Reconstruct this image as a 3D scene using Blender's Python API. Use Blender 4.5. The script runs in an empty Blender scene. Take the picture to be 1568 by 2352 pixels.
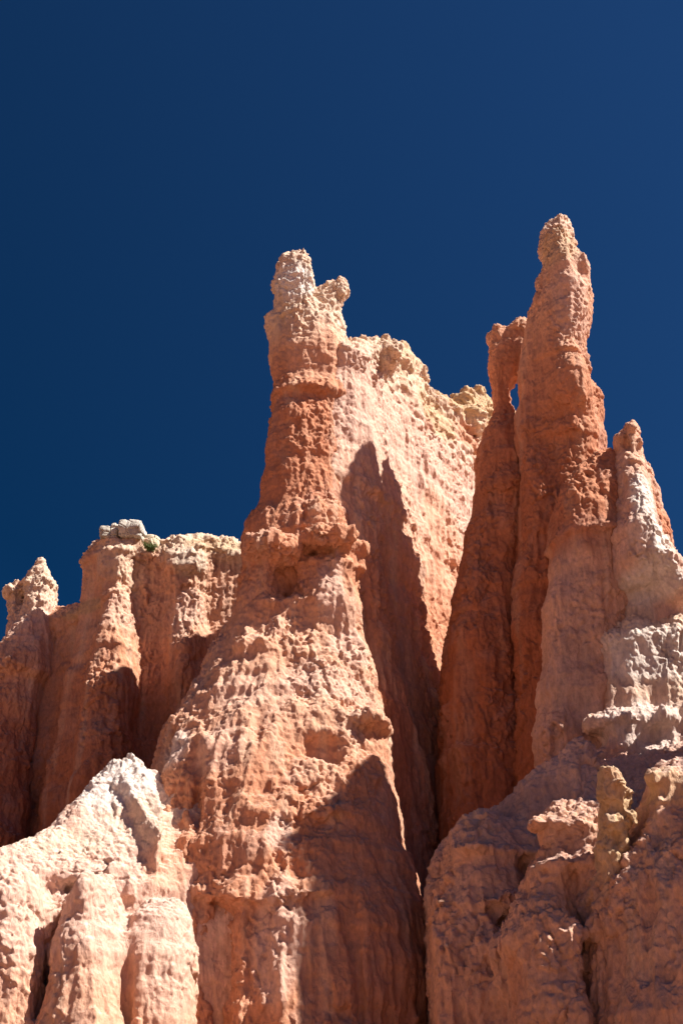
import bpy, math, time
import numpy as np
from mathutils import Vector

T0 = time.time()
sc = bpy.context.scene
COL = sc.collection
R = math.radians
f32 = np.float32

# ------------------------------------------------------------------ camera
EYE = (0.0, 0.0, 1.6)
PITCH = R(27.0)
cam_d = bpy.data.cameras.new("camera")
cam_d.sensor_fit = 'VERTICAL'
cam_d.sensor_height = 36.0
cam_d.lens = 50.0
cam_d.clip_start = 0.1
cam_d.clip_end = 20000.0
cam = bpy.data.objects.new("camera", cam_d)
cam.location = EYE
cam.rotation_euler = (math.pi / 2 + PITCH, 0, 0)
COL.objects.link(cam)
sc.camera = cam

# ------------------------------------------------------------------ sky, sun, exposure
SUN_EL, SUN_AZ = 51.5, 100.0          # azimuth clockwise from the view direction
w = bpy.data.worlds.new("World")
sc.world = w
w.use_nodes = True
nt = w.node_tree
bg = nt.nodes["Background"]
sky = nt.nodes.new("ShaderNodeTexSky")
sky.sky_type = 'NISHITA'
sky.sun_disc = False
sky.sun_elevation = R(SUN_EL)
sky.sun_rotation = R(SUN_AZ)
sky.altitude = 2500.0
sky.air_density = 0.8
sky.dust_density = 0.0
sky.ozone_density = 3.0
SUNV = Vector((math.cos(R(SUN_EL)) * math.sin(R(SUN_AZ)), math.cos(R(SUN_EL)) * math.cos(R(SUN_AZ)), math.sin(R(SUN_EL))))
# polarised high-altitude sky: deeper blue with the angle away from the sun
tc = nt.nodes.new("ShaderNodeTexCoord")
dt = nt.nodes.new("ShaderNodeVectorMath")
dt.operation = 'DOT_PRODUCT'
dt.inputs[1].default_value = SUNV
nt.links.new(tc.outputs["Generated"], dt.inputs[0])
mr = nt.nodes.new("ShaderNodeMapRange")
mr.inputs[1].default_value, mr.inputs[2].default_value = .1, .6
nt.links.new(dt.outputs["Value"], mr.inputs[0])
tint = nt.nodes.new("ShaderNodeMix")
tint.data_type = 'RGBA'
tint.inputs[6].default_value = (.038, .225, .365, 1)
tint.inputs[7].default_value = (.18, .435, .66, 1)
nt.links.new(mr.outputs[0], tint.inputs[0])
ml = nt.nodes.new("ShaderNodeMix")
ml.data_type = 'RGBA'
ml.blend_type = 'MULTIPLY'
ml.inputs[0].default_value = 1.0
nt.links.new(sky.outputs[0], ml.inputs[6])
nt.links.new(tint.outputs[2], ml.inputs[7])
nt.links.new(ml.outputs[2], bg.inputs[0])
bg.inputs[1].default_value = 0.05
sun_d = bpy.data.lights.new("sun", 'SUN')
sun_d.energy = 5.0
sun_d.angle = R(0.53)
sun_d.color = (1.0, 0.94, 0.86)
sun = bpy.data.objects.new("sun", sun_d)
sun.rotation_euler = SUNV.to_track_quat('Z', 'Y').to_euler()
sun.location = SUNV * 200
COL.objects.link(sun)
vs = sc.view_settings
vs.view_transform = 'Standard'
vs.look = 'None'
vs.exposure = 1.15
vs.gamma = 1.0
sc.cycles.diffuse_bounces = 3
sc.cycles.max_bounces = 8

# ------------------------------------------------------------------ pixels of the photograph (1568 x 2352) to points
F = 2352 * 50.0 / 36.0
CP, SP = math.cos(PITCH), math.sin(PITCH)


def ray(u, v):
    a = (u - 784.0) / F
    b = (1176.0 - v) / F
    return (a, CP - SP * b, SP + CP * b)


YS = 1.0          # distance factor of the rock being built


def P(u, v, Y):
    d = ray(u, v)
    s = Y * YS / d[1]
    return (d[0] * s, Y * YS, EYE[2] + d[2] * s)


def PX(v, Y):
    """metres per pixel sideways at row v, distance Y"""
    return Y * YS / ray(784, v)[1] / F


# ------------------------------------------------------------------ noise
_rs = np.random.RandomState(7)
PERM = _rs.permutation(256).astype(np.int32)
PERM = np.concatenate([PERM, PERM, PERM])
_g = _rs.normal(size=(256, 3)).astype(f32)
_g /= np.linalg.norm(_g, axis=1, keepdims=True)
GX, GY, GZ = (np.ascontiguousarray(_g[:, i]) for i in range(3))


def pnoise(x, y, z, seed=0):
    x = np.asarray(x, f32) + f32(seed * 17.31)
    y = np.asarray(y, f32) + f32(seed * 5.17)
    z = np.asarray(z, f32) + f32(seed * 9.73)
    xf, yf, zf = np.floor(x), np.floor(y), np.floor(z)
    xi, yi, zi = xf.astype(np.int32) & 255, yf.astype(np.int32) & 255, zf.astype(np.int32) & 255
    x, y, z = x - xf, y - yf, z - zf
    u = x * x * x * (x * (x * 6 - 15) + 10)
    v = y * y * y * (y * (y * 6 - 15) + 10)
    w_ = z * z * z * (z * (z * 6 - 15) + 10)
    out = np.zeros_like(x)
    for dx in (0, 1):
        px = PERM[xi + dx]
        wx = u if dx else 1 - u
        for dy in (0, 1):
            pxy = PERM[px + yi + dy]
            wxy = wx * (v if dy else 1 - v)
            for dz in (0, 1):
                h = PERM[pxy + zi + dz]
                out += wxy * (w_ if dz else 1 - w_) * (GX[h] * (x - dx) + GY[h] * (y - dy) + GZ[h] * (z - dz))
    return out * f32(1.6)


_j = (_rs.rand(256, 3) * .7 - .35).astype(f32)
JX, JY, JZ = (np.ascontiguousarray(_j[:, i]) for i in range(3))
RN = (_rs.rand(256) * 2 - 1).astype(f32)


def facets(x, y, z, seed=0):
    """broken faces: every cell is a tilted chip; returns the chip's height and the distance to its crack"""
    x = np.asarray(x, f32) + f32(seed * 7.7)
    y = np.asarray(y, f32) + f32(seed * 3.1)
    z = np.asarray(z, f32) + f32(seed * 5.3)
    xf, yf, zf = np.floor(x - f32(.5)), np.floor(y - f32(.5)), np.floor(z - f32(.5))
    xi, yi, zi = xf.astype(np.int32) & 255, yf.astype(np.int32) & 255, zf.astype(np.int32) & 255
    x, y, z = x - xf - f32(.5), y - yf - f32(.5), z - zf - f32(.5)
    b1 = np.full_like(x, 9)
    b2 = np.full_like(x, 9)
    out = np.zeros_like(x)
    for dx in (0, 1):
        px = PERM[xi + dx]
        for dy in (0, 1):
            pxy = PERM[px + yi + dy]
            for dz in (0, 1):
                h = PERM[pxy + zi + dz]
                ex, ey, ez = x - dx - JX[h], y - dy - JY[h], z - dz - JZ[h]
                d = ex * ex + ey * ey + ez * ez
                v = GX[h] * ex + GY[h] * ey + GZ[h] * ez + f32(.35) * RN[h]
                m = d < b1
                b2 = np.where(m, b1, np.minimum(b2, d))
                out = np.where(m, v, out)
                b1 = np.where(m, d, b1)
    return out, np.sqrt(b2) - np.sqrt(b1)


def smin(a, b, k):
    h = np.clip(0.5 + 0.5 * (b - a) / k, 0, 1)
    return b + (a - b) * h - k * h * (1 - h)


def smax(a, b, k):
    return -smin(-a, -b, k)


def sstep(a, b, x):
    t = np.clip((x - a) / (b - a), 0, 1)
    return t * t * (3 - 2 * t)


# ------------------------------------------------------------------ shapes: solids described by distance functions
class Column:
    """upright body; rows of (v, left u, right u, distance of the axis, half depth), top first"""

    def __init__(self, rows, n=2.4, k=0.5, yaw=0.0, ztop=None):
        c = []
        for v, ul, ur, Y, ry in rows:
            p = P(0.5 * (ul + ur), v, Y)
            c.append((p[2], p[0], p[1], 0.5 * (ur - ul) * PX(v, Y), ry))
        c.sort()
        a = np.array(c, dtype=np.float64)
        self.z, self.cx, self.cy, self.rx, self.ry = (a[:, i].astype(f32) for i in range(5))
        self.n, self.k, self.yaw = n, k, yaw
        self.ztop = self.z[-1] if ztop is None else ztop
        m = float(max(self.rx.max(), self.ry.max())) if yaw else 0
        self.lo = (float((self.cx - np.maximum(self.rx, m)).min()), float((self.cy - np.maximum(self.ry, m)).min()))
        self.hi = (float((self.cx + np.maximum(self.rx, m)).max()), float((self.cy + np.maximum(self.ry, m)).max()), float(self.ztop))

    def __call__(self, x, y, z):
        rx = np.interp(z, self.z, self.rx).astype(f32)
        ry = np.interp(z, self.z, self.ry).astype(f32)
        dx = x - np.interp(z, self.z, self.cx).astype(f32)
        dy = y - np.interp(z, self.z, self.cy).astype(f32)
        if self.yaw:
            c, s = math.cos(self.yaw), math.sin(self.yaw)
            dx, dy = dx * c + dy * s, -dx * s + dy * c
        kk = ((np.abs(dx) / rx) ** self.n + (np.abs(dy) / ry) ** self.n) ** f32(1 / self.n)
        d = (kk - 1) * np.minimum(rx, ry)
        return smax(d, z - self.ztop, 0.12), np.clip(np.minimum(rx, ry) / 1.5, .28, 1)


class Wall:
    """fin along a crest of (u, v, distance); prof = (drop below the crest, half thickness) on both sides"""

    def __init__(self, crest, prof, k=0.5, world=False):
        p = np.array([c if world else P(*c) for c in crest], dtype=f32)
        self.p = p
        pr = np.array(prof, dtype=f32)
        self.dz, self.th = pr[:, 0], pr[:, 1]
        self.k = k
        m = float(self.th.max())
        self.lo = (float(p[:, 0].min()) - m, float(p[:, 1].min()) - m)
        self.hi = (float(p[:, 0].max()) + m, float(p[:, 1].max()) + m, float(p[:, 2].max()))

    def __call__(self, x, y, z):
        best = np.full_like(x, 1e9)
        top = np.zeros_like(x)
        p = self.p
        for i in range(len(p) - 1):
            ax, ay, az = p[i]
            bx, by, bz = p[i + 1]
            ex, ey = bx - ax, by - ay
            L = max(ex * ex + ey * ey, 1e-6)
            t = np.clip(((x - ax) * ex + (y - ay) * ey) / L, 0, 1)
            d2 = (x - ax - t * ex) ** 2 + (y - ay - t * ey) ** 2
            m = d2 < best
            best = np.where(m, d2, best)
            top = np.where(m, az + t * (bz - az), top)
        th = np.interp(top - z, self.dz, self.th).astype(f32)
        return smax(np.sqrt(best) - th, (z - top) * 0.8, 0.15), np.clip(th / 1.2, .3, 1)


class Both:
    """what two solids share"""

    def __init__(self, a, b, k=0.5, kk=0.3):
        self.a, self.b, self.k, self.kk = a, b, k, kk
        self.lo = tuple(max(p, q) for p, q in zip(a.lo, b.lo))
        self.hi = tuple(min(p, q) for p, q in zip(a.hi, b.hi))

    def __call__(self, x, y, z):
        d, A = self.a(x, y, z)
        e, B_ = self.b(x, y, z)
        return smax(d, e, self.kk), np.minimum(A, B_)


class Blob:
    """rounded lump at a point, half sizes r, turned by yaw; sign -1 carves"""

    def __init__(self, c, r, k=0.25, sign=1, yaw=0.0, n=2.0):
        self.c, self.r, self.k, self.sign, self.yaw, self.n = c, r, k, sign, yaw, n
        m = max(r[0], r[1])
        self.lo = (c[0] - m, c[1] - m)
        self.hi = (c[0] + m, c[1] + m, c[2] + r[2])

    def near(self, x, y, z):
        m = max(self.r[0], self.r[1]) + 2.5 * self.k + 0.6
        return (np.abs(x - self.c[0]) < m) & (np.abs(y - self.c[1]) < m) & (np.abs(z - self.c[2]) < self.r[2] + 2.5 * self.k + 0.6)

    def __call__(self, x, y, z):
        dx, dy, dz = x - self.c[0], y - self.c[1], z - self.c[2]
        if self.yaw:
            c, s = math.cos(self.yaw), math.sin(self.yaw)
            dx, dy = dx * c + dy * s, -dx * s + dy * c
        n = self.n
        kk = (np.abs(dx / self.r[0]) ** n + np.abs(dy / self.r[1]) ** n + np.abs(dz / self.r[2]) ** n) ** (1.0 / n)
        return ((kk - 1) * min(self.r)).astype(f32)


class Rock:
    def __init__(self, seed, rill=0.22, nod=0.16, bed=0.10, zmin=2.0, h=0.07, fine=1.0, crumble=None):
        self.seed, self.rill, self.nod, self.bed, self.zmin, self.h, self.fine = seed, rill, nod, bed, zmin, h, fine
        self.solid, self.blobs, self.ledges, self.tints = [], [], [], []
        self.crumble = crumble          # (z, amount): crumbly cap rock above z

    def add(self, s):
        self.solid.append(s)
        return s

    def base(self, x, y, z):
        d = None
        for s in self.solid:
            e, a = s(x, y, z)
            if d is None:
                d, A = e, a
            else:
                A = A + (a - A) * np.clip(.5 + 1.5 * (d - e), 0, 1)
                d = smin(d, e, s.k)
        for b in self.blobs:
            m = b.near(x, y, z)
            if not m.any():
                continue
            e = b(x[m], y[m], z[m])
            d[m] = smin(d[m], e, b.k) if b.sign > 0 else smax(d[m], -e, b.k)
        self.amp = A.astype(f32)
        return d

    def hit(self, u, v, push=0.0):
        """the point of this rock seen at a pixel of the photograph, pushed inwards along the ray"""
        d = np.array(ray(u, v))
        d /= np.linalg.norm(d)
        s = np.arange(20, 85, 0.05)
        pts = np.array(EYE)[None] + s[:, None] * d[None]
        f = self.base(*(pts[:, i].astype(f32) for i in range(3)))
        i = np.argmax(f < 0) if (f < 0).any() else int(np.argmin(f))
        return tuple(np.array(EYE) + (s[i] + push) * d)

    def lump(self, u, v, ru, rv, depth, push=0.0, k=0.2, sign=1, n=2.2, yaw=0.0):
        c = self.hit(u, v, push)
        m = c[1] / ray(u, v)[1] / F
        self.blobs.append(Blob(c, (ru * m, depth, rv * m), k, sign, yaw, n))
        return self

    def ledge(self, u, v, amp, up=0.7, down=0.12, tx=0.0, ty=0.0, ru=None):
        """a harder bed standing proud, undercut below: its lower lip runs through the pixel"""
        c = self.hit(u, v)
        rr = None if ru is None else ru * c[1] / ray(u, v)[1] / F
        self.ledges.append((c, amp, up, down, tx, ty, rr))
        return self

    def tint(self, u, v, ru, rv, col, a=0.8, depth=None):
        c = self.hit(u, v)
        m = c[1] / ray(u, v)[1] / F
        self.tints.append((c, ru * m, rv * m, depth or max(ru, rv) * m * 1.3, col, a))
        return self

    def field(self, x, y, z):
        s = self.seed
        wx = pnoise(x * .35, y * .35, z * .3, s + 1) * f32(.22)
        wy = pnoise(x * .35, y * .35, z * .3, s + 2) * f32(.22)
        d = self.base(x + wx, y + wy, z)
        A = self.amp
        zw = z + pnoise(x * .4, y * .4, z * .25, s + 3) * f32(.28)
        br = pnoise(x * .8, y * .8, z * .8, s + 11)
        for c, amp, up, down, tx, ty, rr in self.ledges:
            q = zw - c[2] - tx * (x - c[0]) - ty * (y - c[1])
            L = np.where(q < 0, np.exp(-(q / down) ** 2), np.exp(-(np.maximum(q, 0) / up) ** 2))
            # a hollow just under the lip
            L = L - 0.3 * np.exp(-((q + 3.2 * down) / (1.8 * down)) ** 2)
            if rr:
                L = L * np.exp(-(((x - c[0]) ** 2 + (y - c[1]) ** 2) / rr ** 2) ** 2)
            d = d - f32(amp) * A * L * np.clip(.85 + .7 * br, .15, 1.5)
        r1 = pnoise(x * .75, y * .75, z * .09, s + 4)
        r2 = pnoise(x * 2.0, y * 2.0, z * .22, s + 5)
        d = d - f32(self.rill) * A * ((.33 - 1.3 * np.abs(r1)) + .7 * (.25 - np.abs(r2)))
        b1 = np.abs(pnoise(x * .8, y * .8, z * .7, s + 6))
        b2 = pnoise(x * 1.7, y * 1.7, z * 1.1, s + 7)
        d = d - f32(self.nod) * A * (.6 * b1 + .4 * b2 - .15)
        bd = np.tanh(3.2 * pnoise(x * .05, y * .05, zw * 1.05, 77)) * np.clip(.9 + br, .2, 1.6)
        d = d - f32(self.bed) * A * bd
        if self.crumble:
            t = sstep(self.crumble[0] - .8, self.crumble[0] + .8, z)
            cr = np.abs(pnoise(x * 1.5, y * 1.5, zw * 2.4, s + 9)) + .6 * pnoise(x * 3.2, y * 3.2, zw * 4.2, s + 10) + .15
            d = d - f32(self.crumble[1]) * t * np.maximum(A, .5) * (cr - .35)
        return d.astype(f32)

    # ---- surface nets over a block-sparse grid
    def mesh(self):
        h = self.h
        S = self.solid + [b for b in self.blobs if b.sign > 0]
        pad = 0.8
        lo = np.array([min(s.lo[0] for s in S) - pad, min(s.lo[1] for s in S) - pad, self.zmin])
        hi = np.array([max(s.hi[0] for s in S) + pad, max(s.hi[1] for s in S) + pad, max(s.hi[2] for s in S) + pad])
        if getattr(self, 'clip', None):
            c = self.clip
            lo = np.maximum(lo, c[0])
            hi = np.minimum(hi, c[1])
        B = 4
        nb = np.ceil((hi - lo) / (h * B)).astype(int) + 1
        cx, cy, cz = (lo[i] + np.arange(nb[i] + 1) * h * B for i in range(3))
        X, Y, Z = np.meshgrid(cx, cy, cz, indexing='ij')
        c = self.field(X.ravel().astype(f32), Y.ravel().astype(f32), Z.ravel().astype(f32)).reshape(X.shape)
        st = [c[i:nb[0] + i, j:nb[1] + j, k:nb[2] + k] for i in (0, 1) for j in (0, 1) for k in (0, 1)]
        mn = np.minimum.reduce(st)
        mx = np.maximum.reduce(st)
        act = (mn < .30) & (mx > -.30)
        cell = st[0]
        n = nb * B
        D = np.repeat(np.repeat(np.repeat(cell, B, 0), B, 1), B, 2).astype(f32)
        M = np.repeat(np.repeat(np.repeat(act, B, 0), B, 1), B, 2)
        idx = np.nonzero(M)
        N = len(idx[0])
        for a in range(0, N, 1500000):
            s = slice(a, a + 1500000)
            D[idx[0][s], idx[1][s], idx[2][s]] = self.field(*( (lo[i] + idx[i][s] * h).astype(f32) for i in range(3)))
        # close the border
        D[0], D[-1], D[:, 0], D[:, -1], D[:, :, 0], D[:, :, -1] = (np.maximum(D[0], .02), np.maximum(D[-1], .02), np.maximum(D[:, 0], .02),
                                                                     np.maximum(D[:, -1], .02), np.maximum(D[:, :, 0], .02), np.maximum(D[:, :, -1], .02))
        D = np.where(D == 0, f32(1e-5), D)
        I = D < 0
        cnt = np.zeros(tuple(n - 1), np.int8)
        for i in (0, 1):
            for j in (0, 1):
                for k in (0, 1):
                    cnt += I[i:n[0] - 1 + i, j:n[1] - 1 + j, k:n[2] - 1 + k]
        ci = np.nonzero((cnt > 0) & (cnt < 8))
        vid = np.full(tuple(n - 1), -1, np.int32)
        vid[ci] = np.arange(len(ci[0]))
        acc = np.zeros((len(ci[0]), 3), f32)
        num = np.zeros(len(ci[0]), f32)
        cor = [(0, 0, 0), (1, 0, 0), (0, 1, 0), (1, 1, 0), (0, 0, 1), (1, 0, 1), (0, 1, 1), (1, 1, 1)]
        val = [D[ci[0] + a, ci[1] + b, ci[2] + e] for a, b, e in cor]
        for a in range(8):
            for b in range(a + 1, 8):
                if sum(abs(p - q) for p, q in zip(cor[a], cor[b])) != 1:
                    continue
                cr = (val[a] < 0) != (val[b] < 0)
                t = np.where(cr, val[a] / np.where(cr, val[a] - val[b], 1), 0)
                for q in range(3):
                    acc[:, q] += np.where(cr, cor[a][q] + t * (cor[b][q] - cor[a][q]), 0)
                num += cr
        V = (np.stack(ci, 1) + acc / num[:, None]) * h + lo
        quads = []
        for ax in range(3):
            A = [slice(1, n[i] - 1) for i in range(3)]
            Bs = list(A)
            A[ax] = slice(0, n[ax] - 1)
            Bs[ax] = slice(1, n[ax])
            a, b = I[tuple(A)], I[tuple(Bs)]
            e = np.nonzero(a != b)
            off = [1, 1, 1]
            off[ax] = 0
            g = [e[i] + off[i] for i in range(3)]
            o1, o2 = [i for i in range(3) if i != ax]

            def at(p, q):
                G = list(g)
                G[o1] = G[o1] - p
                G[o2] = G[o2] - q
                return vid[tuple(G)]
            Q = np.stack([at(0, 0), at(1, 0), at(1, 1), at(0, 1)], 1)
            flip = a[e] if ax != 1 else ~a[e]
            Q[~flip] = Q[~flip][:, ::-1]
            quads.append(Q)
        Q = np.concatenate(quads)
        # keep the largest body only
        lab = np.arange(len(V))
        E = np.concatenate([Q[:, [0, 1]], Q[:, [1, 2]], Q[:, [2, 3]]])
        while True:
            a, b = lab[E[:, 0]], lab[E[:, 1]]
            m = a != b
            if not m.any():
                break
            E, a, b = E[m], a[m], b[m]
            np.minimum.at(lab, np.maximum(a, b), np.minimum(a, b))
            for _ in range(4):
                lab = lab[lab]
        big = np.bincount(lab).argmax()
        Q = Q[lab[Q[:, 0]] == big]
        used, inv = np.unique(Q, return_inverse=True)
        return V[used].astype(f32), inv.reshape(Q.shape).astype(np.int32)


def subdivide(V, Q):
    nV = len(V)
    e = np.stack([Q, np.roll(Q, -1, 1)], 2).reshape(-1, 2)
    lo, hi = e.min(1).astype(np.int64), e.max(1).astype(np.int64)
    key, inv = np.unique(lo * nV + hi, return_inverse=True)
    mid = (V[key // nV] + V[key % nV]) * f32(.5)
    fc = V[Q].mean(1)
    ei = (inv.reshape(-1, 4) + nV).astype(np.int32)
    fi = (np.arange(len(Q)) + nV + len(key)).astype(np.int32)
    out = np.empty((len(Q), 4, 4), np.int32)
    for i in range(4):
        out[:, i, 0], out[:, i, 1], out[:, i, 2], out[:, i, 3] = Q[:, i], ei[:, i], fi, ei[:, i - 1]
    return np.concatenate([V, mid, fc]).astype(f32), out.reshape(-1, 4)


def normals(V, Q):
    a, b = V[Q[:, 2]] - V[Q[:, 0]], V[Q[:, 3]] - V[Q[:, 1]]
    fn = np.cross(a, b)
    N = np.zeros_like(V)
    for q in range(3):
        for i in range(4):
            N[:, q] += np.bincount(Q[:, i], fn[:, q], len(V)).astype(f32)
    return N / np.maximum(np.linalg.norm(N, axis=1, keepdims=True), 1e-9)


# ------------------------------------------------------------------ material
def rock_material(name, bump=1.0):
    m = bpy.data.materials.new(name)
    m.use_nodes = True
    n, l = m.node_tree.nodes, m.node_tree.links
    b = n["Principled BSDF"]
    b.inputs["Roughness"].default_value = 0.95
    b.inputs["Specular IOR Level"].default_value = 0.12
    at = n.new("ShaderNodeAttribute")
    at.attribute_name = "rock_colour"
    co = n.new("ShaderNodeTexCoord")
    mp = n.new("ShaderNodeMapping")
    mp.inputs["Scale"].default_value = (1, 1, .55)
    l.new(co.outputs["Object"], mp.inputs[0])
    n1 = n.new("ShaderNodeTexNoise")
    n1.inputs["Scale"].default_value = 9.0
    n1.inputs["Detail"].default_value = 8
    n1.inputs["Roughness"].default_value = .68
    l.new(mp.outputs[0], n1.inputs[0])
    rp = n.new("ShaderNodeMapRange")
    rp.inputs[1].default_value, rp.inputs[2].default_value = .3, .7
    rp.inputs[3].default_value, rp.inputs[4].default_value = .78, 1.2
    l.new(n1.outputs[0], rp.inputs[0])
    mx = n.new("ShaderNodeMix")
    mx.data_type = 'RGBA'
    mx.blend_type = 'MULTIPLY'
    mx.inputs[0].default_value = 1.0
    l.new(at.outputs[0], mx.inputs[6])
    l.new(rp.outputs[0], mx.inputs[7])
    l.new(mx.outputs[2], b.inputs["Base Color"])
    n2 = n.new("ShaderNodeTexNoise")
    n2.inputs["Scale"].default_value = 13.0
    n2.inputs["Detail"].default_value = 9
    n2.inputs["Roughness"].default_value = .7
    l.new(mp.outputs[0], n2.inputs[0])
    v = n.new("ShaderNodeTexVoronoi")
    v.feature = 'DISTANCE_TO_EDGE'
    v.inputs["Scale"].default_value = 3.3
    dn = n.new("ShaderNodeTexNoise")
    dn.inputs["Scale"].default_value = 5.0
    dn.inputs["Detail"].default_value = 4
    l.new(mp.outputs[0], dn.inputs[0])
    ad = n.new("ShaderNodeVectorMath")
    ad.operation = 'ADD'
    l.new(mp.outputs[0], ad.inputs[0])
    sc_ = n.new("ShaderNodeVectorMath")
    sc_.operation = 'SCALE'
    sc_.inputs[3].default_value = .35
    l.new(dn.outputs[1], sc_.inputs[0])
    l.new(sc_.outputs[0], ad.inputs[1])
    l.new(ad.outputs[0], v.inputs[0])
    cr = n.new("ShaderNodeMapRange")
    cr.inputs[1].default_value, cr.inputs[2].default_value = 0, .06
    cr.inputs[3].default_value, cr.inputs[4].default_value = 0, .05
    l.new(v.outputs[0], cr.inputs[0])
    sm = n.new("ShaderNodeMath")
    l.new(n2.outputs[0], sm.inputs[0])
    l.new(cr.outputs[0], sm.inputs[1])
    bp = n.new("ShaderNodeBump")
    bp.inputs["Strength"].default_value = 0.9
    bp.inputs["Distance"].default_value = .075 * bump
    l.new(sm.outputs[0], bp.inputs["Height"])
    l.new(bp.outputs[0], b.inputs["Normal"])
    return m


MAT = rock_material("weathered_limestone")

# ------------------------------------------------------------------ colours of the beds (linear)
DEEP = (.38, .135, .068)
RED = (.49, .20, .112)
ORANGE = (.58, .27, .16)
PEACH = (.67, .37, .245)
PINK = (.69, .44, .34)
MAUVE = (.44, .28, .235)
CREAM = (.71, .52, .385)
YELLOW = (.60, .405, .235)
WHITE = (.74, .645, .58)
GREY = (.52, .46, .38)


def emit(rock, root, parts, stops, dust=(PINK, .35), pale=.35, mauve=.3):
    """mesh the rock, colour it bed by bed and hang it under root, split into parts.
    parts: list of (name, label or None, test(x,y,z)) ; the first test that holds takes the face; the last has test None"""
    V, Q = rock.mesh()
    V, Q = subdivide(V, Q)
    N = normals(V, Q)
    x, y, z = V[:, 0], V[:, 1], V[:, 2]
    s = rock.seed + 40
    n1 = pnoise(x * 2.4, y * 2.4, z * 1.4, s)
    n2 = pnoise(x * 5.2, y * 5.2, z * 3.4, s + 1)
    n3 = pnoise(x * 10.5, y * 10.5, z * 8, s + 2)
    pit = np.maximum(pnoise(x * 3.4, y * 3.4, z * 2.0, s + 3) - .34, 0)
    rl = np.abs(pnoise(x * 3.6, y * 3.6, z * .6, s + 14))
    ck = pnoise(x * 1.3 + .5 * n1, y * 1.3, z * .7, s + 16)
    rough = np.clip(.65 + 2.0 * pnoise(x * .5, y * .5, z * .35, s + 15), .15, 1.5)
    qx, qy, qz = x + .16 * n1, y + .16 * n2, z + .16 * n1
    f1, e1 = facets(qx * 1.15, qy * 1.15, qz * .8, s + 18)
    f2, e2 = facets(qx * 3.0, qy * 3.0, qz * 2.1, s + 19)
    lay = pnoise(x * .12, y * .12, z * 2.6 + .3 * n1, s + 20) + .6 * pnoise(x * .3, y * .3, z * 6.0, s + 21)
    rl2 = np.abs(pnoise(qx * 7.5, qy * 7.5, z * .9, s + 23))
    disp = rock.fine * (rough * (.06 * f1 + .045 * f2 + .016 * n2 + .022 * n3) + .014 * n3 + .095 * (.25 - rl) + .04 * (.25 - rl2) - .025 * pit
                        - .035 * rough * np.exp(-(e1 / .06) ** 2) + .032 * lay * np.clip(1.6 - rough, .2, 1.2))
    m = N[:, 2] > .3                    # rubble on the flatter places
    f4, e4 = facets(x[m] * 6.5, y[m] * 6.5, z[m] * 6.5, s + 24)
    disp[m] += sstep(.4, .75, N[m, 2]) * (.035 * f4 - .02 * np.exp(-(e4 / .12) ** 2))
    if rock.crumble:
        m = z > rock.crumble[0] - .8
        if m.any():
            f3, e3 = facets(qx[m] * 1.5, qy[m] * 1.5, qz[m] * 2.2, s + 22)
            disp[m] += sstep(rock.crumble[0] - .8, rock.crumble[0] + .5, z[m]) * (.06 * f3 - .03 * np.exp(-(e3 / .08) ** 2))
    V = V + N * disp[:, None].astype(f32)
    N = normals(V, Q)
    x, y, z = V[:, 0], V[:, 1], V[:, 2]
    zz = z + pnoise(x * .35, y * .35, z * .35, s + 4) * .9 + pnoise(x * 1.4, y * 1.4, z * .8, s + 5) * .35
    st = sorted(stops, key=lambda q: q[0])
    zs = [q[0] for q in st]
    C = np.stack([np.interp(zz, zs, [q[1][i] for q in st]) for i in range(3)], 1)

    def mix(c, t):
        nonlocal C
        t = np.clip(t, 0, 1)[:, None]
        C = C * (1 - t) + np.array(c)[None] * t
    # mineral streaks run down the faces; mauve clay shows in patches
    stk = pnoise(x * 1.6, y * 1.6, z * .16, s + 6) + .5 * pnoise(x * 4, y * 4, z * .5, s + 7)
    mix(CREAM, pale * sstep(.12, .75, stk))
    mix(MAUVE, mauve * sstep(.15, .6, pnoise(x * .9, y * .9, z * .6, s + 8) + .35 * pnoise(x * 4, y * 4, z * 3, s + 9)))
    mix(RED, .35 * sstep(.2, .7, pnoise(x * 1.1, y * 1.1, z * .5, s + 10)))
    for c, ru, rv, rd, col, a in rock.tints:
        q = ((x - c[0]) / ru) ** 2 + ((y - c[1]) / rd) ** 2 + ((z - c[2]) / rv) ** 2
        q = q + .45 * pnoise(x * 1.5, y * 1.5, z * 1.0, s + 11)
        mix(col, a * sstep(1.35, .35, q))
    # rubble dust lies on the flatter places
    mix(dust[0], dust[1] * sstep(.45, .85, N[:, 2]))
    C *= (1 + .10 * pnoise(x * 2.2, y * 2.2, z * 1.6, s + 12))[:, None]
    C = np.clip(C, .01, .85)
    fcen = V[Q].mean(1)
    nz = pnoise(fcen[:, 0] * .9, fcen[:, 1] * .9, fcen[:, 2] * .9, s + 13) * .3
    who = np.full(len(Q), -1)
    for i, (pn, lab, test) in enumerate(parts):
        t = (who < 0) if test is None else (who < 0) & test(fcen[:, 0], fcen[:, 1], fcen[:, 2] + nz)
        who[t] = i
    for i, (pn, lab, test) in enumerate(parts):
        q = Q[who == i]
        if not len(q):
            continue
        used, inv = np.unique(q, return_inverse=True)
        put_mesh(pn, V[used], inv.reshape(-1, 4), root, lab, C[used], N[used])
    print('%s %d faces %.1fs' % (root.name, len(Q), time.time() - T0))


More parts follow.
